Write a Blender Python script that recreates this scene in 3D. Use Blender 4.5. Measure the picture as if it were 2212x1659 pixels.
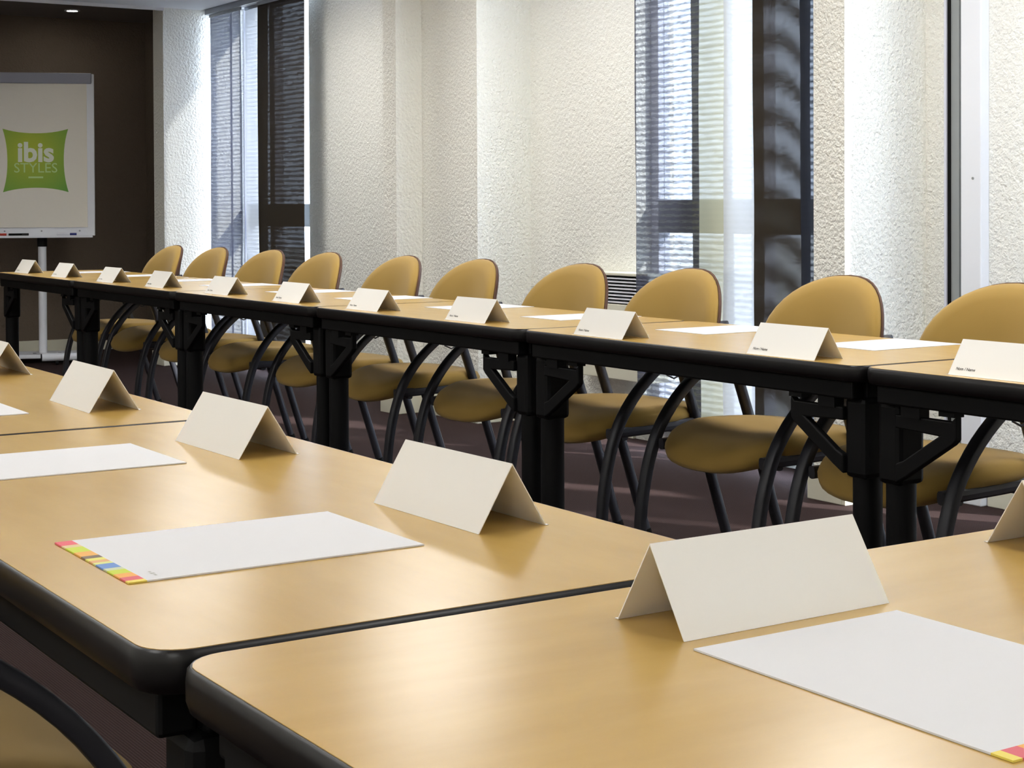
import bpy, bmesh, math, random
from mathutils import Vector, Matrix

# ---------------------------------------------------------------- clear
for o in list(bpy.data.objects): bpy.data.objects.remove(o, do_unlink=True)
scene = bpy.context.scene
COL = scene.collection
random.seed(7)

# ---------------------------------------------------------------- camera
# plan coordinates: X runs along the table rows away from the camera (Blender x = -X), Y towards the windows
cd = bpy.data.cameras.new('camera'); cam = bpy.data.objects.new('camera', cd); COL.objects.link(cam)
fw = Vector((-0.84140, 0.54020, -0.01560)).normalized()
rt = Vector((0.54030, 0.84150, -0.00460)); rt = (rt - fw * rt.dot(fw)).normalized()
up = rt.cross(fw)
M = Matrix((rt, up, -fw)).transposed().to_4x4(); M.translation = Vector((1.1554, -0.4249, 1.0678))
cam.matrix_world = M
cd.sensor_fit = 'HORIZONTAL'; cd.sensor_width = 36.0
cd.lens = 3570.74 / 2212 * 36.0
cd.shift_x = 0.0; cd.shift_y = (504.65 - 829.5) / 2212
cd.clip_start = 0.05; cd.clip_end = 200
scene.camera = cam

# ---------------------------------------------------------------- world, sun, exposure
w = bpy.data.worlds.new('sky'); scene.world = w; w.use_nodes = True
nt = w.node_tree; bg = nt.nodes['Background']
bg.inputs['Color'].default_value = (0.70, 0.80, 1.0, 1); bg.inputs['Strength'].default_value = 10.0
sd = bpy.data.lights.new('sun', 'SUN'); sun = bpy.data.objects.new('sun', sd); COL.objects.link(sun)
sd.energy = 10.0; sd.angle = math.radians(2.0); sd.color = (1.0, 0.97, 0.95)
sdir = Vector((-0.86, -0.51, -0.66)).normalized()      # travel direction
sun.rotation_euler = sdir.to_track_quat('-Z', 'Y').to_euler(); sun.location = (-4, 9, 6)
vs = scene.view_settings
vs.view_transform = 'Standard'; vs.look = 'None'; vs.gamma = 1.0; vs.use_curve_mapping = False
vs.exposure = 0.64
LAMP_POWER = 14.5

# ---------------------------------------------------------------- helpers
def s2l(c):
    return tuple(((v / 255) / 12.92 if v / 255 <= 0.04045 else ((v / 255 + 0.055) / 1.055) ** 2.4) for v in c)
def mat(name, rgb, rough=0.5, spec=0.5, metal=0.0, bump=None, var=None, sheen=0.0):
    m = bpy.data.materials.new(name); m.use_nodes = True
    nt = m.node_tree; b = nt.nodes['Principled BSDF']
    c = s2l(rgb)
    b.inputs['Base Color'].default_value = (*c, 1); b.inputs['Roughness'].default_value = rough
    b.inputs['Specular IOR Level'].default_value = spec; b.inputs['Metallic'].default_value = metal
    if sheen: b.inputs['Sheen Weight'].default_value = sheen
    tc = nt.nodes.new('ShaderNodeTexCoord')
    if var:      # (scale, amount): cloudy colour variation
        n = nt.nodes.new('ShaderNodeTexNoise'); n.inputs['Scale'].default_value = var[0]; n.inputs['Detail'].default_value = 3
        nt.links.new(tc.outputs['Object'], n.inputs['Vector'])
        mx = nt.nodes.new('ShaderNodeMix'); mx.data_type = 'RGBA'
        k = var[1]
        mx.inputs['A'].default_value = (*[v * (1 - k) for v in c], 1); mx.inputs['B'].default_value = (*[min(1, v * (1 + k)) for v in c], 1)
        nt.links.new(n.outputs['Fac'], mx.inputs['Factor']); nt.links.new(mx.outputs['Result'], b.inputs['Base Color'])
    if bump:     # (scale, strength, distance)
        n = nt.nodes.new('ShaderNodeTexNoise'); n.inputs['Scale'].default_value = bump[0]; n.inputs['Detail'].default_value = 2.5
        n.inputs['Roughness'].default_value = 0.55
        nt.links.new(tc.outputs['Object'], n.inputs['Vector'])
        bp = nt.nodes.new('ShaderNodeBump'); bp.inputs['Strength'].default_value = bump[1]; bp.inputs['Distance'].default_value = bump[2]
        nt.links.new(n.outputs['Fac'], bp.inputs['Height']); nt.links.new(bp.outputs['Normal'], b.inputs['Normal'])
    return m
def emis(name, rgb, strength):
    m = bpy.data.materials.new(name); m.use_nodes = True; nt = m.node_tree
    b = nt.nodes['Principled BSDF']; b.inputs['Base Color'].default_value = (*rgb, 1)
    b.inputs['Emission Color'].default_value = (*rgb, 1); b.inputs['Emission Strength'].default_value = strength
    return m

class BM:
    """collects shapes; Y and Z as in the plan, X negated where asked by the caller"""
    def __init__(s): s.bm = bmesh.new()
    def box(s, x0, x1, y0, y1, z0, z1):
        x0, x1 = sorted((x0, x1)); y0, y1 = sorted((y0, y1)); z0, z1 = sorted((z0, z1))
        v = [s.bm.verts.new(p) for p in ((x0,y0,z0),(x1,y0,z0),(x1,y1,z0),(x0,y1,z0),(x0,y0,z1),(x1,y0,z1),(x1,y1,z1),(x0,y1,z1))]
        for f in ((0,3,2,1),(4,5,6,7),(0,1,5,4),(1,2,6,5),(2,3,7,6),(3,0,4,7)): s.bm.faces.new([v[i] for i in f])
        return s
    def quad(s, *pts):
        s.bm.faces.new([s.bm.verts.new(p) for p in pts]); return s
    def prism(s, outline, axis, a, b):
        """extrude a 2D outline (list of pairs) along axis 'x','y' or 'z' from a to b"""
        def P(u, v, w): return {'x': (w, u, v), 'y': (u, w, v), 'z': (u, v, w)}[axis]
        A = [s.bm.verts.new(P(u, v, a)) for u, v in outline]; B = [s.bm.verts.new(P(u, v, b)) for u, v in outline]
        n = len(A); s.bm.faces.new(A[::-1]); s.bm.faces.new(B)
        for i in range(n): s.bm.faces.new((A[i], A[(i+1) % n], B[(i+1) % n], B[i]))
        return s
    def rings(s, rings, cap=True, close=True):
        V = [[s.bm.verts.new(p) for p in r] for r in rings]; n = len(V[0])
        for a, b in zip(V, V[1:]):
            for i in range(n if close else n - 1): s.bm.faces.new((a[i], a[(i+1) % n], b[(i+1) % n], b[i]))
        if cap: s.bm.faces.new(V[0][::-1]); s.bm.faces.new(V[-1])
        return s
    def cyl(s, p, q, r, n=20, r2=None):
        p, q = Vector(p), Vector(q); d = (q - p).normalized()
        a = d.orthogonal().normalized(); b = d.cross(a); r2 = r if r2 is None else r2
        R = lambda c, rr: [c + (a * math.cos(t) + b * math.sin(t)) * rr for t in [2 * math.pi * i / n for i in range(n)]]
        return s.rings([R(p, r), R(q, r2)])
    def sweep(s, pts, hx, hn, n=12, power=3.0, side=Vector((1, 0, 0))):
        """sweep a rounded-rectangle section (half width hx along side, hn across) along pts"""
        pts = [Vector(p) for p in pts]; out = []
        for i, p in enumerate(pts):
            t = (pts[min(i+1, len(pts)-1)] - pts[max(i-1, 0)]).normalized()
            nn = t.cross(side).normalized(); sd_ = nn.cross(t).normalized()
            ring = []
            for k in range(n):
                a = 2 * math.pi * k / n; c, q = math.cos(a), math.sin(a)
                e = 2.0 / power
                ring.append(p + sd_ * (hx * math.copysign(abs(c) ** e, c)) + nn * (hn * math.copysign(abs(q) ** e, q)))
            out.append(ring)
        return s.rings(out)
    def build(s, name, m, parent=None, smooth=False, bevel=0, loc=None):
        bmesh.ops.recalc_face_normals(s.bm, faces=s.bm.faces)
        me = bpy.data.meshes.new(name); s.bm.to_mesh(me); s.bm.free()
        me.materials.append(m)
        if smooth:
            for f in me.polygons: f.use_smooth = True
        o = bpy.data.objects.new(name, me); COL.objects.link(o)
        if parent: o.parent = parent
        if loc: o.location = loc
        if bevel:
            md = o.modifiers.new('bevel', 'BEVEL'); md.width = bevel; md.segments = 2; md.limit_method = 'ANGLE'
        return o
def smooth_angle(o, ang=40):
    for f in o.data.polygons: f.use_smooth = True
    o.data.set_sharp_from_angle(angle=math.radians(ang))
    return o
def struct(o, label=None):
    o['kind'] = 'structure'
    if label: o['label'] = label
    return o
def tag(o, label, cat, group=None):
    o['label'] = label; o['category'] = cat
    if group: o['group'] = group
    return o
def empty(name, loc, rz=0.0):
    o = bpy.data.objects.new(name, None); COL.objects.link(o); o.location = loc; o.rotation_euler = (0, 0, rz)
    o.empty_display_size = 0.1
    return o
def copy_tree(o, parent=None):
    c = o.copy(); COL.objects.link(c); c.parent = parent
    for ch in list(o.children): copy_tree(ch, c)
    return c
def text_mesh(name, body, size, bold=0.0, shear=0.0):
    cu = bpy.data.curves.new(name, 'FONT'); cu.body = body; cu.size = size; cu.offset = bold; cu.shear = shear
    cu.resolution_u = 3; cu.align_x = 'CENTER'; cu.align_y = 'CENTER'
    t = bpy.data.objects.new(name, cu); COL.objects.link(t)
    dg = bpy.context.evaluated_depsgraph_get(); dg.update()
    me = bpy.data.meshes.new_from_object(t.evaluated_get(dg))
    bpy.data.objects.remove(t, do_unlink=True); bpy.data.curves.remove(cu)
    me.name = name
    return me
ORD = ['first', 'second', 'third', 'fourth', 'fifth', 'sixth', 'seventh', 'eighth', 'ninth', 'tenth', 'eleventh', 'twelfth']

# ---------------------------------------------------------------- materials
m_wall = mat('cream_roughcast_paint', (240, 239, 231), 0.75, 0.25, bump=(62, 1.0, 0.012))
m_dark = mat('taupe_roughcast_paint', (112, 100, 88), 0.8, 0.2, bump=(62, 0.8, 0.01))
m_ceil = mat('white_ceiling_paint', (225, 225, 228), 0.85, 0.2, bump=(160, 0.25, 0.003))
m_alc = mat('grey_ceiling_paint', (128, 122, 118), 0.85, 0.2)
m_base = mat('cream_gloss_paint', (222, 219, 200), 0.5, 0.4, bump=(40, 0.15, 0.004))
m_black = mat('black_powder_coat', (5, 5, 6), 0.55, 0.2)
m_rim = mat('black_edge_band', (12, 10, 11), 0.36, 0.4)
m_frame = mat('charcoal_steel', (52, 52, 58), 0.4, 0.5, 0.2)
m_shell = mat('brown_backrest_shell', (86, 52, 30), 0.5, 0.4)
m_fab = mat('mustard_fabric', (170, 138, 72), 0.85, 0.2, bump=(900, 0.25, 0.001), var=(6, 0.06), sheen=0.15)
m_card = mat('ivory_card', (242, 240, 234), 0.7, 0.3)
m_paper = mat('white_paper', (220, 220, 222), 0.7, 0.3)
m_ink = mat('dark_grey_ink', (70, 68, 66), 0.7, 0.2)
m_pale = mat('pale_grey_ink', (190, 190, 186), 0.7, 0.2)
m_alu = mat('grey_aluminium', (150, 153, 158), 0.35, 0.5, 0.6)
m_white = mat('white_lacquer', (232, 234, 240), 0.35, 0.5)
m_pvc = mat('white_window_frame', (214, 216, 228), 0.4, 0.5)
m_gap = mat('black_rubber', (10, 10, 10), 0.7, 0.2)
m_grey = mat('grey_rubber_profile', (146, 150, 150), 0.5, 0.4)

# table laminate: honey maple, faint cloudy grain, satin gloss
m_lam = mat('maple_laminate', (196, 154, 86), 0.25, 0.5)
nt = m_lam.node_tree; b = nt.nodes['Principled BSDF']; tc = nt.nodes.new('ShaderNodeTexCoord')
mp = nt.nodes.new('ShaderNodeMapping'); mp.inputs['Scale'].default_value = (2.5, 9.0, 1.0)
n1 = nt.nodes.new('ShaderNodeTexNoise'); n1.inputs['Scale'].default_value = 1.6; n1.inputs['Detail'].default_value = 6; n1.inputs['Roughness'].default_value = 0.6
rp = nt.nodes.new('ShaderNodeValToRGB')
rp.color_ramp.elements[0].position = 0.3; rp.color_ramp.elements[0].color = (*s2l((188, 151, 80)), 1)
rp.color_ramp.elements[1].position = 0.75; rp.color_ramp.elements[1].color = (*s2l((199, 163, 90)), 1)
nt.links.new(tc.outputs['Object'], mp.inputs['Vector']); nt.links.new(mp.outputs['Vector'], n1.inputs['Vector'])
nt.links.new(n1.outputs['Fac'], rp.inputs['Fac']); nt.links.new(rp.outputs['Color'], b.inputs['Base Color'])

# carpet: aubergine brown, ribbed loop pile
m_carpet = mat('aubergine_carpet', (74, 56, 56), 0.95, 0.1)
nt = m_carpet.node_tree; b = nt.nodes['Principled BSDF']; tc = nt.nodes.new('ShaderNodeTexCoord')
sp = nt.nodes.new('ShaderNodeSeparateXYZ'); nt.links.new(tc.outputs['Object'], sp.inputs['Vector'])
def rib(axis, freq):
    a = nt.nodes.new('ShaderNodeMath'); a.operation = 'MULTIPLY'; a.inputs[1].default_value = freq; nt.links.new(sp.outputs[axis], a.inputs[0])
    c = nt.nodes.new('ShaderNodeMath'); c.operation = 'SINE'; nt.links.new(a.outputs[0], c.inputs[0]); return c
ra = rib('Y', 2 * math.pi / 0.0065); rb = rib('X', 2 * math.pi / 0.009)
ml = nt.nodes.new('ShaderNodeMath'); ml.operation = 'MULTIPLY_ADD'; ml.inputs[1].default_value = 0.45
nt.links.new(rb.outputs[0], ml.inputs[0]); nt.links.new(ra.outputs[0], ml.inputs[2])
nz = nt.nodes.new('ShaderNodeTexNoise'); nz.inputs['Scale'].default_value = 260; nt.links.new(tc.outputs['Object'], nz.inputs['Vector'])
ad = nt.nodes.new('ShaderNodeMath'); ad.operation = 'MULTIPLY_ADD'; ad.inputs[1].default_value = 1.6; nt.links.new(nz.outputs['Fac'], ad.inputs[0]); nt.links.new(ml.outputs[0], ad.inputs[2])
mr = nt.nodes.new('ShaderNodeMapRange'); mr.inputs['From Min'].default_value = -0.8; mr.inputs['From Max'].default_value = 2.4
nt.links.new(ad.outputs[0], mr.inputs['Value'])
rp = nt.nodes.new('ShaderNodeValToRGB'); rp.color_ramp.elements[0].color = (*s2l((30, 21, 20)), 1); rp.color_ramp.elements[1].color = (*s2l((68, 52, 50)), 1)
nt.links.new(mr.outputs['Result'], rp.inputs['Fac']); nt.links.new(rp.outputs['Color'], b.inputs['Base Color'])
bp = nt.nodes.new('ShaderNodeBump'); bp.inputs['Strength'].default_value = 0.5; bp.inputs['Distance'].default_value = 0.003
nt.links.new(mr.outputs['Result'], bp.inputs['Height']); nt.links.new(bp.outputs['Normal'], b.inputs['Normal'])

# glass: thin pane, transmits straight through and mirrors a little
m_glass = bpy.data.materials.new('window_glass'); m_glass.use_nodes = True
nt = m_glass.node_tree; nt.nodes.clear()
o_ = nt.nodes.new('ShaderNodeOutputMaterial'); t_ = nt.nodes.new('ShaderNodeBsdfTransparent'); g_ = nt.nodes.new('ShaderNodeBsdfGlossy')
t_.inputs['Color'].default_value = (0.93, 0.96, 0.97, 1); g_.inputs['Roughness'].default_value = 0.02
mx = nt.nodes.new('ShaderNodeMixShader'); mx.inputs[0].default_value = 0.05
nt.links.new(t_.outputs[0], mx.inputs[1]); nt.links.new(g_.outputs[0], mx.inputs[2]); nt.links.new(mx.outputs[0], o_.inputs['Surface'])

def fabric(name, rgb, openness, period, seed, translucency=0.25, contrast=1.0, arc=None, wob=5.0):
    """woven panel-blind cloth: horizontal yarns with irregular see-through gaps between them"""
    m = bpy.data.materials.new(name); m.use_nodes = True; nt = m.node_tree; nt.nodes.clear()
    N = nt.nodes.new; L = nt.links.new
    out = N('ShaderNodeOutputMaterial'); tc = N('ShaderNodeTexCoord'); sp = N('ShaderNodeSeparateXYZ'); L(tc.outputs['Object'], sp.inputs[0])
    mp = N('ShaderNodeMapping'); mp.inputs['Scale'].default_value = (14, 1, 60); mp.inputs['Location'].default_value = (seed * 3.7, 0, seed)
    L(tc.outputs['Object'], mp.inputs[0])
    n = N('ShaderNodeTexNoise'); n.inputs['Scale'].default_value = 1.0; n.inputs['Detail'].default_value = 3; L(mp.outputs[0], n.inputs['Vector'])
    zsrc = sp.outputs['Z']
    if arc:      # moire shimmer put into the weave's openness as arcs: z + k (x - x0)^2
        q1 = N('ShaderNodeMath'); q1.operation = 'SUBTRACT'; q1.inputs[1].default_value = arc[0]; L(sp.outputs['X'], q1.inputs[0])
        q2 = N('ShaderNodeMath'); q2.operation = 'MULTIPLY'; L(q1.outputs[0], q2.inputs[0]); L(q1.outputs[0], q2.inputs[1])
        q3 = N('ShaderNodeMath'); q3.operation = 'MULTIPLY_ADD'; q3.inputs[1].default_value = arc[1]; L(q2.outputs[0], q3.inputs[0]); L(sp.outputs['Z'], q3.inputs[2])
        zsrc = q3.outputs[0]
    a = N('ShaderNodeMath'); a.operation = 'MULTIPLY'; a.inputs[1].default_value = 2 * math.pi / period; L(zsrc, a.inputs[0])
    d = N('ShaderNodeMath'); d.operation = 'MULTIPLY_ADD'; d.inputs[1].default_value = wob; L(n.outputs['Fac'], d.inputs[0]); L(a.outputs[0], d.inputs[2])
    s = N('ShaderNodeMath'); s.operation = 'SINE'; L(d.outputs[0], s.inputs[0])
    mp2 = N('ShaderNodeMapping'); mp2.inputs['Scale'].default_value = (28, 1, 260); L(tc.outputs['Object'], mp2.inputs[0])
    n2 = N('ShaderNodeTexNoise'); n2.inputs['Scale'].default_value = 1.0; n2.inputs['Detail'].default_value = 2; L(mp2.outputs[0], n2.inputs['Vector'])
    e = N('ShaderNodeMath'); e.operation = 'MULTIPLY_ADD'; e.inputs[1].default_value = 0.5 * contrast; L(s.outputs[0], e.inputs[0])
    f = N('ShaderNodeMath'); f.operation = 'MULTIPLY_ADD'; f.inputs[1].default_value = 2.2; f.inputs[2].default_value = -1.1; L(n2.outputs['Fac'], f.inputs[0]); L(f.outputs[0], e.inputs[2])
    mr = N('ShaderNodeMapRange'); mr.inputs['From Min'].default_value = -0.9; mr.inputs['From Max'].default_value = 0.9
    mr.inputs['To Min'].default_value = max(0.0, openness * 0.15); mr.inputs['To Max'].default_value = min(1.0, openness * 1.85); L(e.outputs[0], mr.inputs['Value'])
    df = N('ShaderNodeBsdfDiffuse'); df.inputs['Color'].default_value = (*s2l(rgb), 1)
    tl = N('ShaderNodeBsdfTranslucent'); tl.inputs['Color'].default_value = (*s2l(rgb), 1)
    m1 = N('ShaderNodeMixShader'); m1.inputs[0].default_value = translucency; L(df.outputs[0], m1.inputs[1]); L(tl.outputs[0], m1.inputs[2])
    tr = N('ShaderNodeBsdfTransparent')
    m2 = N('ShaderNodeMixShader'); L(mr.outputs['Result'], m2.inputs[0]); L(m1.outputs[0], m2.inputs[1]); L(tr.outputs[0], m2.inputs[2]); L(m2.outputs[0], out.inputs['Surface'])
    return m

# ================================================================= THE ROOM
WY = 4.17            # plane of the window wall
ZC = 2.44            # main ceiling
XR, XE = -3.0, 11.17 # near end wall, dark end wall of the alcove
YN = -2.4            # wall opposite the windows
XA = 9.615           # where the alcove begins

struct(BM().box(3.0, -11.4, YN - .2, 4.4, -0.12, 0).build('floor', m_carpet), 'dark aubergine ribbed carpet')
# window openings along the wall: (X from, X to)
OPEN = [(8.38, 9.60), (3.33, 4.94), (1.0, 2.5)]
ZW0, ZW1 = 0.085, 2.50
def wallbox(name, X0, X1, y0, y1, z0, z1, m=m_wall, label=None):
    return struct(BM().box(-X0, -X1, y0, y1, z0, z1).build(name, m), label)
# solid lengths of the window wall and the strips above and below the openings
b_ = BM()
cur = XR
for a, c in sorted(OPEN):
    b_.box(-cur, -a, WY, WY + .22, 0, 2.62); b_.box(-a, -c, WY, WY + .22, 0, ZW0); b_.box(-a, -c, WY, WY + .22, ZW1, 2.62); cur = c
b_.box(-cur, -XE, WY, WY + .22, 0, 2.62)
struct(b_.build('wall_windows', m_wall), 'cream roughcast wall with the windows')
# pilasters standing out of the window wall
wallbox('wall_pilaster_1', 6.375, 6.515, 3.70, WY, 0, ZC, label='narrow cream pilaster before the far window')
wallbox('wall_pilaster_2', 5.823, 6.375, 3.853, WY, 0, ZC, label='wide cream pier set back beside the narrow pilaster')
wallbox('wall_pilaster_3', 3.165, 3.325, 3.76, WY, 0, ZC, label='cream pilaster at the right edge of the near window')
wallbox('wall_pilaster_4', XA, 9.805, 3.673, WY, 0, 2.62, label='cream pillar between the far window and the dark alcove')
wallbox('wall_alcove_side', 9.805, XE, 4.12, WY, 0, 2.62, m_dark, 'dark taupe side of the alcove')
wallbox('wall_end', XE, XE + .15, YN, 4.4, 0, 2.62, m_dark, 'dark taupe end wall behind the flip chart')
wallbox('wall_near', XR - .15, XR, YN, 4.4, 0, 2.62)
wallbox('wall_left', XR, XE, YN - .15, YN, 0, 2.62)
wallbox('ceiling', XR, XA, YN, 3.95, ZC, ZC + .12, m_ceil)
wallbox('ceiling_slot', XR, XA, 3.95, WY, 2.57, 2.62, m_ceil)
wallbox('ceiling_alcove', XA, XE, YN, WY, 2.51, 2.62, m_alc)
wallbox('trim_1', XA - .02, XA, YN, 3.673, ZC - .02, 2.57, m_ceil)

# baseboards (each run its own board)
BH = 0.092; BT = 0.018; nb = [0]
def board(X0, X1, y0, y1, m=m_base):
    nb[0] += 1
    struct(BM().box(-X0, -X1, y0, y1, 0, BH).build('baseboard_%d' % nb[0], m, bevel=0.003))
board(XR, 1.0, WY - BT, WY); board(2.5, 2.86, WY - BT, WY); board(3.05, 3.165, WY - BT, WY)
board(3.147, 3.165, 3.76 - BT, WY - BT); board(3.165, 3.343, 3.76 - BT, 3.76)
board(4.95, 5.805, WY - BT, WY); board(5.805, 5.823, 3.853 - BT, WY); board(5.823, 6.357, 3.853 - BT, 3.853)
board(6.357, 6.375, 3.70 - BT, 3.853 - BT); board(6.375, 6.533, 3.70 - BT, 3.70); board(6.515, 8.37, WY - BT, WY)
board(XA - BT, XA, 3.673 - BT, WY); board(XA, 9.823, 3.673 - BT, 3.673); board(9.823, XE, 4.12 - BT, 4.12); board(XE - BT, XE, YN, 4.12 - BT)

# windows: frame, transom, panes
def window(i, a, c, mullions):
    root = empty('window_%d' % i, (-(a + c) / 2, WY + .12, 0)); struct(root)
    cx = (a + c) / 2; hw = (c - a) / 2; g = BM()
    y0, y1 = -0.035, 0.035
    g.box(-hw, -hw + .055, y0, y1, ZW0, ZW1); g.box(hw - .055, hw, y0, y1, ZW0, ZW1)
    g.box(-hw + .055, hw - .055, y0, y1, ZW0, ZW0 + .06); g.box(-hw + .055, hw - .055, y0, y1, ZW1 - .06, ZW1)
    g.build('frame', m_pvc, root, bevel=0.004)
    BM().box(-hw + .055, hw - .055, y0, y1, 0.95, 1.10).build('transom', m_grey, root, bevel=0.004)
    for mxx in mullions:
        q = -(mxx - cx)
        BM().box(q - .04, q + .04, y0, y1, ZW0 + .06, .95).build('mullion', m_pvc, root, bevel=0.004)
        BM().box(q - .04, q + .04, y0, y1, 1.10, ZW1 - .06).build('mullion', m_pvc, root, bevel=0.004)
    xs = [-hw + .055] + sorted(-(mm - cx) for mm in mullions) + [hw - .055]
    for k in range(len(xs) - 1):
        l = xs[k] + (.04 if k else 0); r = xs[k + 1] - (.04 if k < len(xs) - 2 else 0)
        for z0, z1 in ((ZW0 + .06, .95), (1.10, ZW1 - .06)):
            BM().box(l, r, -.003, .003, z0, z1).build('pane', m_glass, root)
    BM().box(-hw - .02, hw + .02, -.155, -.035, ZW0 - .02, ZW0).build('sill', m_alu, root, bevel=0.003)
    return root
window(1, 8.38, 9.60, [9.13])
window(2, 3.33, 4.94, [4.20])
window(3, 1.0, 2.5, [1.75])
struct(BM().box(60, -60, 4.6, 60, -0.6, -0.5).build('ground_outside', mat('pale_paving', (190, 188, 182), 0.9, 0.2)), 'pale ground outside the windows')

# ceiling light panels of the room and the downlight in the alcove
m_lamp = emis('lamp_diffuser', (1.0, 0.985, 0.955), LAMP_POWER)
LROWS = [(Y, X, nm, i) for Y, xs, nm in ((-1.5, (-2.0, 0.2, 2.4, 4.6, 6.8), 'behind the near row'), (1.3, (-1.6, 1.2, 4.0, 6.8), 'above the middle of the U'), (3.1, (0.4, 2.4, 5.0, 7.6), 'along the window wall')) for i, X in enumerate(xs)]
for Y, X, nm, i in LROWS:
    if True:
        r = empty('ceiling_light', (-X, Y, ZC)); tag(r, 'square recessed ceiling light panel %s, %s from the near end' % (nm, ORD[i]), 'light', 'ceiling light panels')
        f = BM(); h = .30
        for s_ in ((-h, h, -h, -h + .02), (-h, h, h - .02, h), (-h, -h + .02, -h + .02, h - .02), (h - .02, h, -h + .02, h - .02)): f.box(s_[0], s_[1], s_[2], s_[3], -.012, 0)
        f.build('frame', m_white, r)
        BM().box(-h + .02, h - .02, -h + .02, h - .02, -.008, -.001).build('diffuser', m_lamp, r)
def ring(r0, r1, z0, z1, n=28):
    g = BM(); R = lambda r, z: [(r * math.cos(2*math.pi*i/n), r * math.sin(2*math.pi*i/n), z) for i in range(n)]
    g.rings([R(r0, z0), R(r1, z0), R(r1, z1), R(r0, z1), R(r0, z0)], cap=False); return g
for k, (X, Y) in enumerate(((10.62, 3.37), (10.62, 1.2), (10.62, -.9))):
    r = empty('downlight', (-X, Y, 2.51))
    tag(r, ['small round white spotlight in the alcove ceiling above the flip chart', 'round spotlight in the middle of the alcove ceiling', 'round spotlight at the left end of the alcove ceiling'][k], 'light', 'alcove downlights')
    ring(.038, .055, -.008, 0).build('bezel', m_white, r)
    BM().cyl((0, 0, -.006), (0, 0, -.001), .038, 24).build('lamp', emis('spot_glow', (1, .93, .84), 70.0), r)

# ================================================================= BLINDS
m_d1 = fabric('charcoal_open_weave', (58, 58, 66), 0.11, 0.026, 1, 0.2, 1.1)
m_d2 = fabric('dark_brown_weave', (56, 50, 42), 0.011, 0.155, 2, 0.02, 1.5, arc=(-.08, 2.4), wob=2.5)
m_d4 = fabric('far_brown_weave', (56, 50, 42), 0.0055, 0.03, 5, 0.02, 1.6, wob=9.0)
m_d5 = fabric('slate_ribbed_weave', (54, 58, 68), 0.022, 0.026, 7, 0.05, 1.5, wob=2.0)
m_d3 = fabric('far_charcoal_weave', (70, 72, 88), 0.10, 0.026, 3, 0.2, 0.7)
m_wf = fabric('white_voile', (186, 188, 190), 0.035, 0.026, 4, 0.16, 1.2)
m_bf = fabric('beige_voile', (176, 172, 146), 0.025, 0.026, 6, 0.10, 1.2)
ZT = 2.385
def blind(X0, X1, y, m, zb, label):
    c = (X0 + X1) / 2; h = (X1 - X0) / 2
    r = empty('panel_blind', (-c, y, zb)); tag(r, label, 'blind', 'panel blinds')
    n = 14; rows = 24; g = BM(); H = ZT - zb
    ph = random.uniform(0, 6)
    V = [[g.bm.verts.new((-h + 2*h*i/n + .004*math.sin(ph + j*.7)*(1 - j/rows), .004*math.sin(ph*2 + i*.55 + j*.2), .02 + (H - .02)*j/rows)) for i in range(n + 1)] for j in range(rows + 1)]
    for j in range(rows):
        for i in range(n): g.bm.faces.new((V[j][i], V[j][i+1], V[j+1][i+1], V[j+1][i]))
    g.build('fabric', m, r, smooth=True)
    BM().box(-h, h, -.005, .005, 0, .024).build('bottom_bar', m_alu if m is not m_wf else m_white, r)
    BM().box(-h, h, -.006, .006, H, H + .02).build('carrier_bar', m_alu, r)
blind(9.03, 9.56, 3.99, m_d3, .10, 'sheer blue grey panel blind at the far window beside the pillar')
blind(8.70, 9.05, 4.03, m_wf, .10, 'white panel blind hanging between the dark ones at the far window')
blind(8.07, 8.76, 3.99, m_d4, .10, 'dark brown panel blind at the right side of the far window')
blind(4.255, 4.70, 3.985, m_d1, .10, 'charcoal see-through panel blind at the left side of the near window')
blind(4.125, 4.40, 4.06, m_bf, .10, 'beige panel blind between the charcoal and white ones at the near window')
blind(3.90, 4.15, 4.025, m_wf, .10, 'white panel blind hanging in the middle of the near window')
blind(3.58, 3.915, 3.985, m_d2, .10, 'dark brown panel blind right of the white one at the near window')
blind(3.35, 3.62, 3.965, m_d5, .10, 'narrow slate ribbed panel blind beside the cream pilaster')
blind(1.67, 2.50, 4.03, m_wf, .10, 'wide unseen white panel blind spreading daylight, right of the metal post')  # unseen pair, made white to spread diffuse daylight onto the pilaster side
blind(1.03, 1.65, 3.99, m_wf, .10, 'unseen white panel blind spreading daylight, further right of the metal post')
def track(X0, X1, label):
    c = (X0 + X1) / 2; h = (X1 - X0) / 2
    r = empty('blind_track', (-c, 4.0, ZT)); tag(r, label, 'curtain rail')
    g = BM()
    for y in (-.032, -.002, .028): g.box(-h, h, y, y + .022, .02, .058)
    g.build('rail', m_alu, r, bevel=0.003)
    BM().box(-h, h, -.036, .052, .058, .066).build('top_plate', m_alu, r)
    BM().box(-h, h, .052, .07, .03, .185).build('mounting_board', m_white, r)
    for x in (-h + .1, 0, h - .1): BM().box(x - .02, x + .02, -.02, .05, .066, .185).build('bracket', m_white, r)
track(8.02, 9.60, 'grey aluminium blind rail above the far window')
track(3.34, 4.90, 'grey aluminium blind rail above the near window')
track(1.0, 2.55, 'grey aluminium blind rail above the window right of the post')

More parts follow.
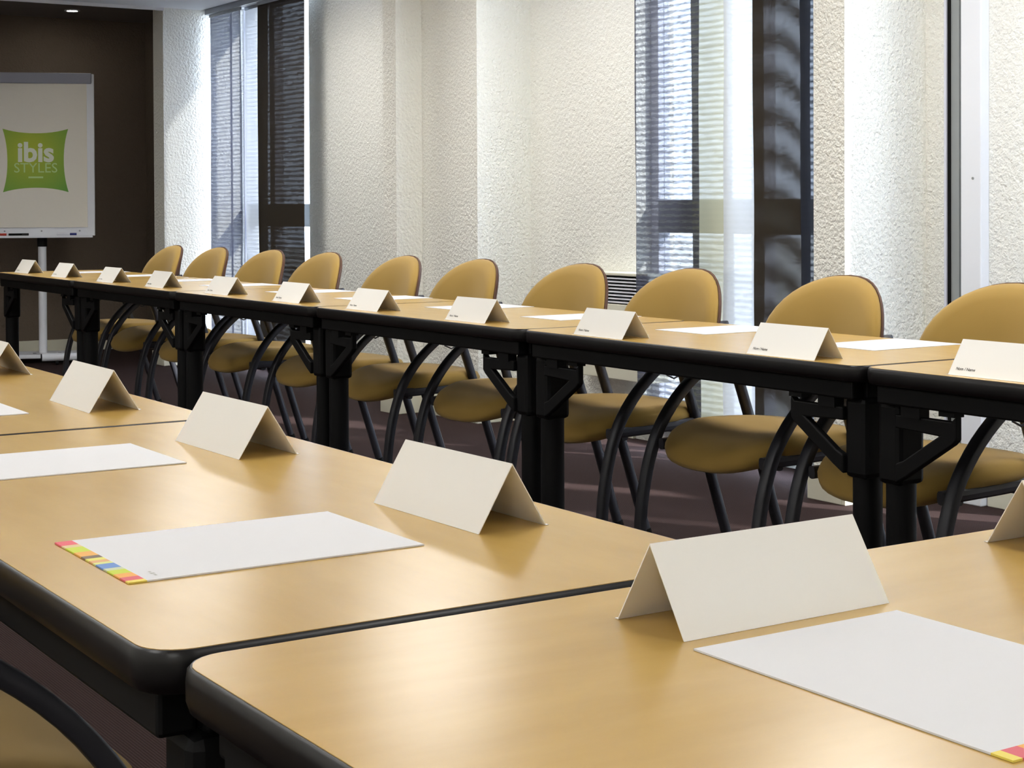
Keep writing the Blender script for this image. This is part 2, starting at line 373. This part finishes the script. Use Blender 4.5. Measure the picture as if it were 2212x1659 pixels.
# post of the folding partition beside the near pilaster
r = empty('partition_post', (-2.95, WY, 0)); tag(r, 'tall white metal post with black rubber gap on the right wall', 'post')
BM().box(-.085, -.073, -.028, 0, 0, ZC).build('rubber_gap', m_gap, r)
BM().box(-.095, -.085, -.035, 0, 0, ZC).build('edge_strip', m_pvc, r)
g = BM(); g.box(-.073, -.042, -.022, 0, 0, ZC); g.box(-.042, -.028, -.03, 0, 0, ZC); g.box(-.028, -.008, -.018, 0, 0, ZC); g.build('channel', m_grey, r)
BM().box(-.008, .085, -.045, 0, 0, ZC).build('post_face', m_white, r, bevel=.004)
BM().cyl((.05, -.045, 1.165), (.05, -.048, 1.165), .005, 10).build('screw', m_grey, r)

# convector unit under the near window
r = empty('convector_heater', (-4.99, WY, .28)); tag(r, 'white convector with dark louvre slots on the wall behind the chairs', 'heater')
h = .29
g = BM(); g.box(-h, h, -.115, 0, 0, .345); g.box(-h, h, -.12, 0, .475, .49); g.box(-h, -h + .015, -.115, 0, .345, .475); g.box(h - .015, h, -.115, 0, .345, .475); g.build('body', m_base, r, bevel=.004)
BM().box(-h + .015, h - .015, -.03, 0, .345, .475).build('cavity', m_gap, r)
for k in range(8):
    z = .351 + k * .0155
    g = BM(); g.box(-h + .015, h - .015, -.115, -.06, z, z + .0065)
    g.build('louvre_slat', m_white, r)

# ================================================================= TABLES
TL, TD, TH = 1.264, 0.592, 0.74
def rrect(hx, hy, rad, n=6):
    pts = []
    for cx, cy, a0 in ((hx - rad, hy - rad, 0), (-hx + rad, hy - rad, 90), (-hx + rad, -hy + rad, 180), (hx - rad, -hy + rad, 270)):
        for i in range(n + 1):
            a = math.radians(a0 + 90 * i / n); pts.append((cx + rad * math.cos(a), cy + rad * math.sin(a)))
    return pts
def make_table():
    r = empty('folding_table', (0, 0, 0)); hx, hy = TL / 2, TD / 2
    # laminate top
    BM().prism(rrect(hx - .005, hy - .005, .035), 'z', TH - .028, TH).build('table_top', m_lam, r)
    # bullnose edge band
    g = BM(); prof = [(-.006, TH - .0006), (-.0035, TH - .0004), (-.001, TH - .003), (0, TH - .010), (0, TH - .024), (-.003, TH - .033), (-.010, TH - .036), (-.03, TH - .036), (-.03, TH - .028)]
    g.rings([[(x, y, z) for x, y in rrect(hx + d, hy + d, .04 + d)] for d, z in prof], cap=False)
    smooth_angle(g.build('edge_band', m_rim, r), 50)
    # steel rails under the top
    for sy in (-1, 1): BM().box(-hx + .03, hx - .03, sy * (hy - .018), sy * (hy - .05), TH - .073, TH - .034).build('frame_rail', m_black, r, bevel=.004)
    for sx in (-1, 1): BM().box(sx * (hx - .02), sx * (hx - .05), -hy + .052, hy - .052, TH - .073, TH - .034).build('end_rail', m_black, r, bevel=.004)
    BM().box(-hx + .05, hx - .05, -hy + .05, hy - .05, TH - .045, TH - .029).build('underside', m_black, r)
    ly = -hy + .075
    for s_ in (-1, 1):
        cx = s_ * (hx - .043)
        # oval column
        n = 20; R = lambda z, k=1: [(cx + .027*k*math.cos(2*math.pi*i/n), ly + .034*k*math.sin(2*math.pi*i/n), z) for i in range(n)]
        g = BM(); g.rings([R(.03), R(.64), R(TH - .073)]); smooth_angle(g.build('leg', m_black, r), 50)
        # folding bracket: top bar, inclined strut and hinge plate
        g = BM(); xi = cx - s_ * .027
        g.prism([(xi, .648), (xi - s_*.148, .648), (xi - s_*.160, .660), (xi - s_*.160, .612), (xi - s_*.150, .602), (xi - s_*.03, .525), (xi, .508), (xi, .548), (xi - s_*.02, .556), (xi - s_*.115, .616), (xi - s_*.02, .620), (xi, .620)][::s_], 'y', ly - .046, ly - .028)
        g.build('bracket', m_black, r, bevel=.003)
        BM().box(xi - s_*.160, xi - s_*.12, ly - .05, ly - .022, .657, TH - .07).build('hinge', m_black, r)
        BM().box(xi - s_*.07, xi - s_*.02, ly - .05, ly - .022, .645, TH - .07).build('hinge', m_black, r)
        g = BM(); g.box(cx - .031, cx + .031, ly - .038, ly + .038, .50, .67); g.build('leg_collar', m_black, r, bevel=.012)
        # foot
        g = BM(); g.sweep([(cx, ly - .05, .018), (cx, ly, .024), (cx, ly + .13, .022), (cx, ly + .215, .016)], .027, .014, side=Vector((1, 0, 0)))
        f = smooth_angle(g.build('foot', m_black, r), 50)
        for yy in (ly - .035, ly + .195): BM().cyl((cx, yy, 0), (cx, yy, .012), .016, 12).build('glide', m_gap, f)
    return r
TG_F, TG_N, TG_B = 'tables of the row by the windows', 'tables of the row nearest the left side', 'tables closing the U'
proto_table = make_table()
first = [True]
def table(X, Y, rz, label, group):
    t = proto_table if first[0] else copy_tree(proto_table); first[0] = False
    t.location = (-X, Y, 0); t.rotation_euler = (0, 0, rz); tag(t, label, 'table', group); return t
F0, FY, PF = 0.03, 1.992, 1.273
fl = ['nearest table of the window row, cut off by the right edge', 'window row table second from the right, third card from the right on it',
      'window row table third from the right, middle of the row', 'window row table third from the flip chart end', 'window row table second from the flip chart end', 'window row table at the end by the flip chart']
for k in range(6): table(F0 + PF * (k + .5), FY + TD / 2, 0, fl[k], TG_F)
nl = ['near row table with a striped A4 sheet, joined to the foreground table', 'near row table behind the first joint at the left edge', 'near row table past the left edge of the picture']
for k in range(3):
    t = table(0.003 + 1.2665 * (k + .5) + (.006 if k else 0), TD / 2 + .001, 0, nl[k], TG_N)
    for ch in t.children:                       # folding brackets of this row sit on the inner side of the legs
        if ch.name.split('.')[0] in ('bracket', 'hinge'): ch.location.y += .074
bl = ['foreground table closing the U with a blank card in front', 'closing table out of view between the foreground table and the window row']
for k in range(2): table(-.008 - TD / 2, .012 + TL / 2 + k * 1.2755, math.pi / 2, bl[k], TG_B)

# ================================================================= CHAIRS
def make_chair():
    r = empty('stacking_chair', (0, 0, 0))
    # origin on the floor, front towards -y; y = 0 is the back edge line of the table it is pushed under
    # seat: waterfall cushion
    n = 40; W, D = .238, .242; yc = -.02
    def oval(k, z, thick=False):
        out = []
        for i in range(n):
            a = 2 * math.pi * i / n; c, s_ = math.cos(a), math.sin(a); e = .72
            x = W * k * math.copysign(abs(c) ** e, c); y = D * k * math.copysign(abs(s_) ** e, s_)
            x *= 1 - .10 * max(0, y / D)
            fr_ = max(0.0, min(1.0, (-y / D - .15) / .85)); out.append((x, yc + y, z + (-.050 * fr_ ** 2 if not thick else -.05 * fr_ ** 1.2) + .012 * (x / W) ** 2))
        return out
    g = BM()
    top = [(.05, .468), (.4, .469), (.7, .471), (.88, .468), (.96, .458), (1.0, .440), (.985, .424)]
    bot = [(.93, .415), (.7, .408), (.4, .406), (.05, .406)]
    g.rings([oval(k, z) for k, z in top] + [oval(k, z, True) for k, z in bot])
    g.build('seat', m_fab, r, smooth=True)
    # backrest: curved egg-shaped cushion on a thin shell
    def back(k, dy, gm=1.0):
        out = []
        for i in range(n):
            a = 2 * math.pi * i / n; c, s_ = math.cos(a), math.sin(a); e = .86
            x = .240 * gm * k * math.copysign(abs(c) ** e, c); z = .683 + (.190 if s_ > 0 else .115) * gm * k * math.copysign(abs(s_) ** e, s_)
            x *= 1 - .07 * max(0, (z - .683) / .19)
            y = .225 + .20 * (z - .60) - .075 * (x / .24) ** 2 + dy
            out.append((x, y, z))
        return out
    g = BM(); g.rings([back(.03, -.034), back(.5, -.032), back(.8, -.026), back(.93, -.016), back(.99, 0.0), back(1.0, .010), back(.985, .016), back(.9, .02), back(.03, .02)]); g.build('backrest', m_fab, r, smooth=True)
    g = BM(); g.rings([back(.03, .0205, 1.0), back(.95, .0205), back(1.006, .014), back(1.012, .020), back(.97, .028), back(.5, .032), back(.03, .033)]); g.build('backrest_shell', m_shell, r, smooth=True)
    for sx in (-1, 1):
        x = sx * .250
        arc = [(x, -.250, .0), (x, -.250, .10), (x, -.246, .20), (x, -.232, .30), (x, -.208, .39), (x, -.175, .462), (x, -.118, .535), (x, -.045, .597), (x, .035, .645), (x, .12, .680), (x * .98, .18, .700), (x * .90, .225, .712)]
        # densify by Catmull-Rom
        P = [Vector(q) for q in arc]; dense = []
        for i in range(len(P) - 1):
            p0, p1, p2, p3 = P[max(i-1, 0)], P[i], P[i+1], P[min(i+2, len(P)-1)]
            for t in (0, .33, .66): dense.append(.5 * ((2*p1) + (p2-p0)*t + (2*p0-5*p1+4*p2-p3)*t*t + (3*p1-p0-3*p2+p3)*t**3))
        dense.append(P[-1])
        lg = smooth_angle(BM().sweep(dense, .017, .0125, n=16, power=5).build('front_leg', m_frame, r), 45)
        BM().cyl((x, -.250, 0), (x, -.250, .018), .021, 14).build('foot_cap', m_gap, lg)
        xr = x - sx * .034
        rl = smooth_angle(BM().sweep([(xr, .045, .655), (xr, .10, .50), (xr, .155, .34), (xr, .265, .0)], .0145, .0145).build('rear_leg', m_frame, r), 45)
        BM().cyl((xr, .265, 0), (xr, .258, .02), .018, 14).build('foot_cap', m_gap, rl)
        BM().sweep([(xr, -.20, .412), (xr, -.02, .418), (xr, .128, .425)], .012, .016).build('side_rail', m_frame, r)
        smooth_angle(BM().sweep([(x * .90, .222, .712), (x * .6, .262, .69), (x * .3, .277, .68), (0, .281, .676)], .012, .012, side=Vector((0, 0, 1))).build('back_tube', m_frame, r), 45)
        # welded plate joining rear leg and arc
        BM().box(xr, x, .03, .045, .64, .655).build('joint_plate', m_frame, r)
    g = BM()
    for y in (-.14, .09): g.sweep([(-.216, y, .400), (.216, y, .400)], .011, .011, side=Vector((0, 1, 0)))
    g.build('cross_bar', m_frame, r)
    # row linking hook under one arm
    x = .262; hk = [(x, -.02, .60), (x + .004, -.025, .578), (x + .006, .0, .566), (x + .006, .03, .578), (x + .002, .035, .622)]
    BM().sweep(hk, .003, .003, n=8, power=2).build('linking_hook', m_frame, r)
    return r
proto_chair = make_chair(); cfirst = [True]
def chair(X, Yedge, rz, label, group):
    c = proto_chair if cfirst[0] else copy_tree(proto_chair); cfirst[0] = False
    c.location = (-X, Yedge, 0); c.rotation_euler = (0, 0, rz); tag(c, label, 'chair', group); return c
FX = [1.646, 2.248, 2.923, 3.508, 4.193, 4.773, 5.474, 6.065, 6.731, 7.343]
extra = ['cut off by the right edge', 'before the bright pilaster', 'before the dark and white blinds', 'beside the convector grille', 'before the bright pier', 'before the stepped pier',
         'before the cream wall', 'before the dark far blind', 'before the far window', 'next to the dark alcove']
for k, X in enumerate(FX):
    chair(X, FY + TD, math.radians(random.uniform(-2.0, 2.0)), 'mustard chair, %s from the right, %s' % (ORD[k], extra[k]), 'chairs along the window row')
chair(.80, -.008, math.pi + .0, 'mustard chair with dark curved legs under the near row at lower left corner', 'chairs along the near row')

# ================================================================= CARDS AND PAPERS
txt = text_mesh('name_line', 'Nom / Name', .0088, bold=.00012)
CL, CH, CDp = .217, .0668, .0855
def make_card(spread=CDp, height=CH):
    """tent card: two leaves meeting at a ridge (thin but solid); length along x, ridge at y=0"""
    h = spread / 2; t = .0007
    g = BM(); L = CL / 2
    g.prism([(-h, 0), (-h + t * 1.6, 0), (0, height - t * 2.2), (h - t * 1.6, 0), (h, 0), (0, height)], 'x', -L, L)
    return g
card_count = [0]
def card(X, Y, rz, label, group, text_side=-1):
    sp = CDp * random.uniform(.97, 1.04); ht = math.sqrt(.0793 ** 2 - (sp / 2) ** 2)
    r = empty('name_card', (-X, Y, TH + .0002), rz); tag(r, label, 'card', group)
    make_card(sp, ht).build('folded_card', m_card, r)
    ang = math.atan2(ht, sp / 2)
    t = bpy.data.objects.new('printed_name', txt); COL.objects.link(t); t.parent = r
    if not txt.materials: txt.materials.append(m_ink)
    # lower left of the printed face
    k = .012 / ht
    t.location = (text_side * (CL / 2 - .038), text_side * (sp / 2 * (1 - k) + .0006), ht * k)
    t.rotation_euler = (ang, 0, 0 if text_side < 0 else math.pi)
    g = BM(); g.box(-CL / 2, CL / 2, -.0032, 0, 0, .0005); lip = g.build('lip', m_card, r); lip.location = (0, text_side * sp / 2 + (0 if text_side < 0 else .0032), 0)
    return r
m_strip = bpy.data.materials.new('rainbow_print'); m_strip.use_nodes = True
nt = m_strip.node_tree; b = nt.nodes['Principled BSDF']; b.inputs['Roughness'].default_value = .6
tc = nt.nodes.new('ShaderNodeTexCoord'); sp = nt.nodes.new('ShaderNodeSeparateXYZ'); mr = nt.nodes.new('ShaderNodeMapRange')
mr.inputs['From Min'].default_value = -.105; mr.inputs['From Max'].default_value = .105
rp = nt.nodes.new('ShaderNodeValToRGB'); rp.color_ramp.interpolation = 'CONSTANT'
cols = [(0, (226, 96, 108)), (.10, (222, 200, 150)), (.16, (200, 214, 62)), (.28, (232, 172, 84)), (.38, (122, 104, 88)), (.44, (226, 220, 110)), (.49, (222, 172, 120)), (.54, (216, 220, 140)),
        (.58, (104, 144, 206)), (.68, (200, 208, 170)), (.73, (200, 214, 62)), (.81, (236, 170, 84)), (.89, (216, 96, 106)), (.96, (234, 214, 96))]
el = rp.color_ramp.elements
el[0].position = cols[0][0]; el[0].color = (*s2l(cols[0][1]), 1); el[1].position = cols[1][0]; el[1].color = (*s2l(cols[1][1]), 1)
for p_, c_ in cols[2:]:
    e_ = el.new(p_); e_.color = (*s2l(c_), 1)
nt.links.new(tc.outputs['Object'], sp.inputs[0]); nt.links.new(sp.outputs['X'], mr.inputs['Value']); nt.links.new(mr.outputs['Result'], rp.inputs['Fac']); nt.links.new(rp.outputs['Color'], b.inputs['Base Color'])
g = BM()
for x0, x1, h_ in ((-.010, -.005, .0012), (-.003, .002, .0022), (.004, .010, .0012)): g.quad((x0, -h_, 0), (x1, -h_, 0), (x1, h_, 0), (x0, h_, 0))
_o = g.build('tiny_mark', m_pale); mark = _o.data; bpy.data.objects.remove(_o, do_unlink=True)
def paper(X, Y, rz, label, group, strip=True, flip=False):
    """A4 sheet, long side along local y, sitter's end at -y; origin at sheet centre"""
    r = empty('paper_sheet', (-X, Y, TH + .0002), rz); tag(r, label, 'paper', group)
    th = .0014 if strip else .0010
    BM().box(-.105, .105, -.1485 + (.017 if strip else 0), .1485, 0, th).build('sheet', m_paper, r)
    if strip:
        q = BM().box(-.105, .105, -.0085, .0085, 0, th).build('printed_strip', m_strip, r, loc=(0, -.140, 0))
        q.rotation_euler = (0, 0, math.pi if flip else 0)
    t = bpy.data.objects.new('printed_mark', mark); COL.objects.link(t); t.parent = r
    t.location = (.082, -.118 if strip else .13, th + .0003); t.rotation_euler = (0, 0, 0 if strip else math.pi)
    return r
# near row (sitters at -Y)
NC = [(.365, .479, 'blank ivory tent card in the middle of the near row, first from the corner'), (.962, .479, 'ivory tent card of the near row before the table joint, second from the corner'),
      (1.556, .479, 'ivory tent card of the near row behind the table joint, third from the corner'), (2.235, .50, 'ivory tent card of the near row cut off by the left edge')]
for X, Y, l in NC: card(X, Y, math.radians(random.uniform(-1, 1)), l, 'cards on the near row', 1)
for X, Y, l in ((.3435, .2185, 'white A4 sheet with a rainbow striped edge on the near row'), (.967, .2215, 'white A4 sheet at the left edge, second on the near row'), (1.60, .205, 'white A4 sheet corner behind the table joint at the left edge')):
    paper(X, Y, 0, l, 'sheets on the near row')
# foreground closing tables (sitters at -X): ridge along Y
card(-.138, .4615, math.pi / 2 + .01, 'large blank ivory tent card on the foreground table beside a white sheet', 'cards on the closing tables', 1)
card(-.10, .937, math.pi / 2 - .02, 'ivory tent card at the right edge on the foreground table', 'cards on the closing tables', 1)
paper(-.352, .449, math.pi / 2, 'large white A4 sheet at the lower right corner on the foreground table', 'sheets on the closing tables', flip=True)
paper(-.352, 1.02, math.pi / 2, 'white sheet out of view past the right edge on the foreground table', 'sheets on the closing tables')
# window row (sitters at +Y)
CX = [.981, 1.560, 2.247, 2.937, 3.592, 4.170, 4.825, 5.520, 6.133, 6.830, 7.486]
CO = [2.062, 2.048, 2.053, 2.076, 2.083, 2.083, 2.094, 2.104, 2.10, 2.106, 2.114]
CE = ['cut off by the right edge', 'beside the rightmost table joint', 'before the second joint', 'near the middle joint', 'left of the middle', 'at the third joint', 'past the third joint', 'before the far joint', 'on the fifth table', 'on the end table', 'leftmost by the flip chart']
for k, X in enumerate(CX):
    card(X, CO[k] + .004, math.radians(random.uniform(-1.5, 1.5)), 'printed tent card on the window row, %s from right, %s' % (ORD[k], CE[k]), 'cards on the window row', -1)
PX = [1.655, 2.245, 2.905, 3.50, 4.17, 4.77, 5.46, 6.06, 6.73, 7.33]
for k, X in enumerate(PX):
    paper(X, 2.432 + random.uniform(-.006, .004), math.pi + math.radians(random.uniform(-2, 2)), 'white A4 sheet on the window row before the %s chair from the right' % ORD[k], 'sheets on the window row', strip=False)

# ================================================================= FLIP CHART
ang = math.radians(68)
fc = empty('flip_chart', (-10.42, 3.075, 0), ang); tag(fc, 'white flip chart stand with a green cushion logo on its pad', 'flip chart')
# local x to the right along the board, local y away from the viewer
BW, Z0, Z1 = .365, .885, 2.025
bo = BM().box(-BW, BW, -.015, .015, Z0, Z1).build('board', m_white, fc, bevel=.004)
for x, z in ((-.25, Z0 + .035), (0, Z0 + .035), (.26, Z0 + .035)): BM().cyl((x, -.015, z), (x, -.018, z), .006, 10).build('rivet', m_alu, bo)
BM().box(-.315, .315, -.024, -.0155, .945, 1.97).build('paper_pad', mat('pad_paper', (240, 234, 222), .75, .2, bump=(9, .25, .02)), fc)
BM().box(-BW, BW - .015, -.042, -.016, 1.955, 2.03).build('clamp_bar', mat('grey_clamp', (150, 151, 164), .45, .4), fc, bevel=.006)
BM().box(-BW, BW - .015, -.06, -.015, Z0 - .012, Z0 + .004).build('pen_tray', m_white, fc)
BM().cyl((0, .02, .04), (0, .02, Z0 + .2), .0285, 20).build('pole', m_white, fc)
BM().cyl((0, .02, Z0 - .075), (0, .02, Z0 - .012), .034, 20).build('collar', m_gap, fc)
g = BM(); g.prism(rrect(.34, .16, .15, 10), 'z', .035, .062); g.build('base_plate', m_white, fc, bevel=.006)
for x in (-.22, -.05, .12, .22): BM().cyl((x, -.06, .062), (x, -.06, .067), .012, 12).build('bolt', m_alu, fc)
BM().cyl((.02, -.30, .055), (.36, -.24, .055), .028, 20).build('leg_tube', m_white, fc)
BM().cyl((.02, -.30, .055), (.014, -.301, .055), .024, 20).build('tube_end', m_gap, fc)
g = BM(); g.box(-.30, -.24, -.30, .12, .03, .06); g.box(.24, .30, -.28, .12, .03, .06); g.build('base_bar', m_white, fc, bevel=.008)
for x, y in ((-.27, -.28), (.12, -.28), (.27, -.26), (-.27, .10), (.27, .10)):
    BM().cyl((x - .01, y, .018), (x + .01, y, .018), .018, 16).build('castor', m_gap, fc)
# printed logo: green cushion with lettering, flat on the pad
m_logo = bpy.data.materials.new('green_cushion_print'); m_logo.use_nodes = True
nt = m_logo.node_tree; b = nt.nodes['Principled BSDF']; b.inputs['Roughness'].default_value = .7
tc = nt.nodes.new('ShaderNodeTexCoord'); mp = nt.nodes.new('ShaderNodeMapping'); mp.inputs['Location'].default_value = (.10, 0, -.16); mp.inputs['Scale'].default_value = (2.4, 1, 2.4)
gr = nt.nodes.new('ShaderNodeTexGradient'); gr.gradient_type = 'SPHERICAL'; rp = nt.nodes.new('ShaderNodeValToRGB')
rp.color_ramp.elements[0].color = (*s2l((92, 160, 70)), 1); rp.color_ramp.elements[1].color = (*s2l((182, 196, 62)), 1); rp.color_ramp.elements[1].position = .85
nt.links.new(tc.outputs['Object'], mp.inputs[0]); nt.links.new(mp.outputs[0], gr.inputs[0]); nt.links.new(gr.outputs[0], rp.inputs[0]); nt.links.new(rp.outputs[0], b.inputs['Base Color'])
S = .222; pts = []; n = 12
def side(i):
    t = -1 + 2 * i / n; d = .86 + .14 * abs(t) ** 2.2; return t, d
for i in range(n): t, d = side(i); pts.append((t * S, d * S))
for i in range(n): t, d = side(i); pts.append((d * S, -t * S))
for i in range(n): t, d = side(i); pts.append((-t * S, -d * S))
for i in range(n): t, d = side(i); pts.append((-d * S, t * S))
g = BM(); g.prism(pts, 'y', -.0004, .0004); lg = g.build('printed_logo', m_logo, fc); lg.location = (-.035, -.0250, 1.415)
m_lt = mat('white_print', (236, 240, 222), .7, .2); m_lt2 = mat('pale_green_print', (196, 224, 158), .7, .2)
for body, size, bold, zz, m_ in (('ibis', .19, .006, .052, m_lt), ('STYLES', .096, .0, -.055, m_lt2)):
    me = text_mesh('logo_lettering', body, size, bold); me.materials.append(m_)
    o = bpy.data.objects.new('logo_lettering', me); COL.objects.link(o); o.parent = lg; o.rotation_euler = (math.pi / 2, 0, 0); o.location = (0, -.0012, zz)
BM().box(-.05, .05, -.0006, .0006, -.006, .006).build('logo_line', m_lt2, lg, loc=(0, -.0008, -.118))
# markers in the tray
rot = Matrix.Rotation(ang, 4, 'Z')
def marker(x, rgb, label):
    r = empty('marker_pen', Vector((-10.42, 3.075, 0)) + rot @ Vector((x, -.043, Z0 + .0125)), ang); tag(r, label, 'pen', 'marker pens in the tray')
    BM().cyl((-.06, 0, 0), (.03, 0, 0), .008, 12).build('barrel', m_white if rgb != (30, 30, 30) else m_gap, r)
    BM().cyl((.03, 0, 0), (.075, 0, 0), .0085, 12).build('cap', mat('marker_cap', rgb, .4), r)
marker(-.31, (200, 60, 46), 'red capped marker in the flip chart tray'); marker(-.16, (30, 30, 30), 'black marker in the flip chart tray'); marker(.165, (50, 58, 130), 'blue capped marker in the flip chart tray')
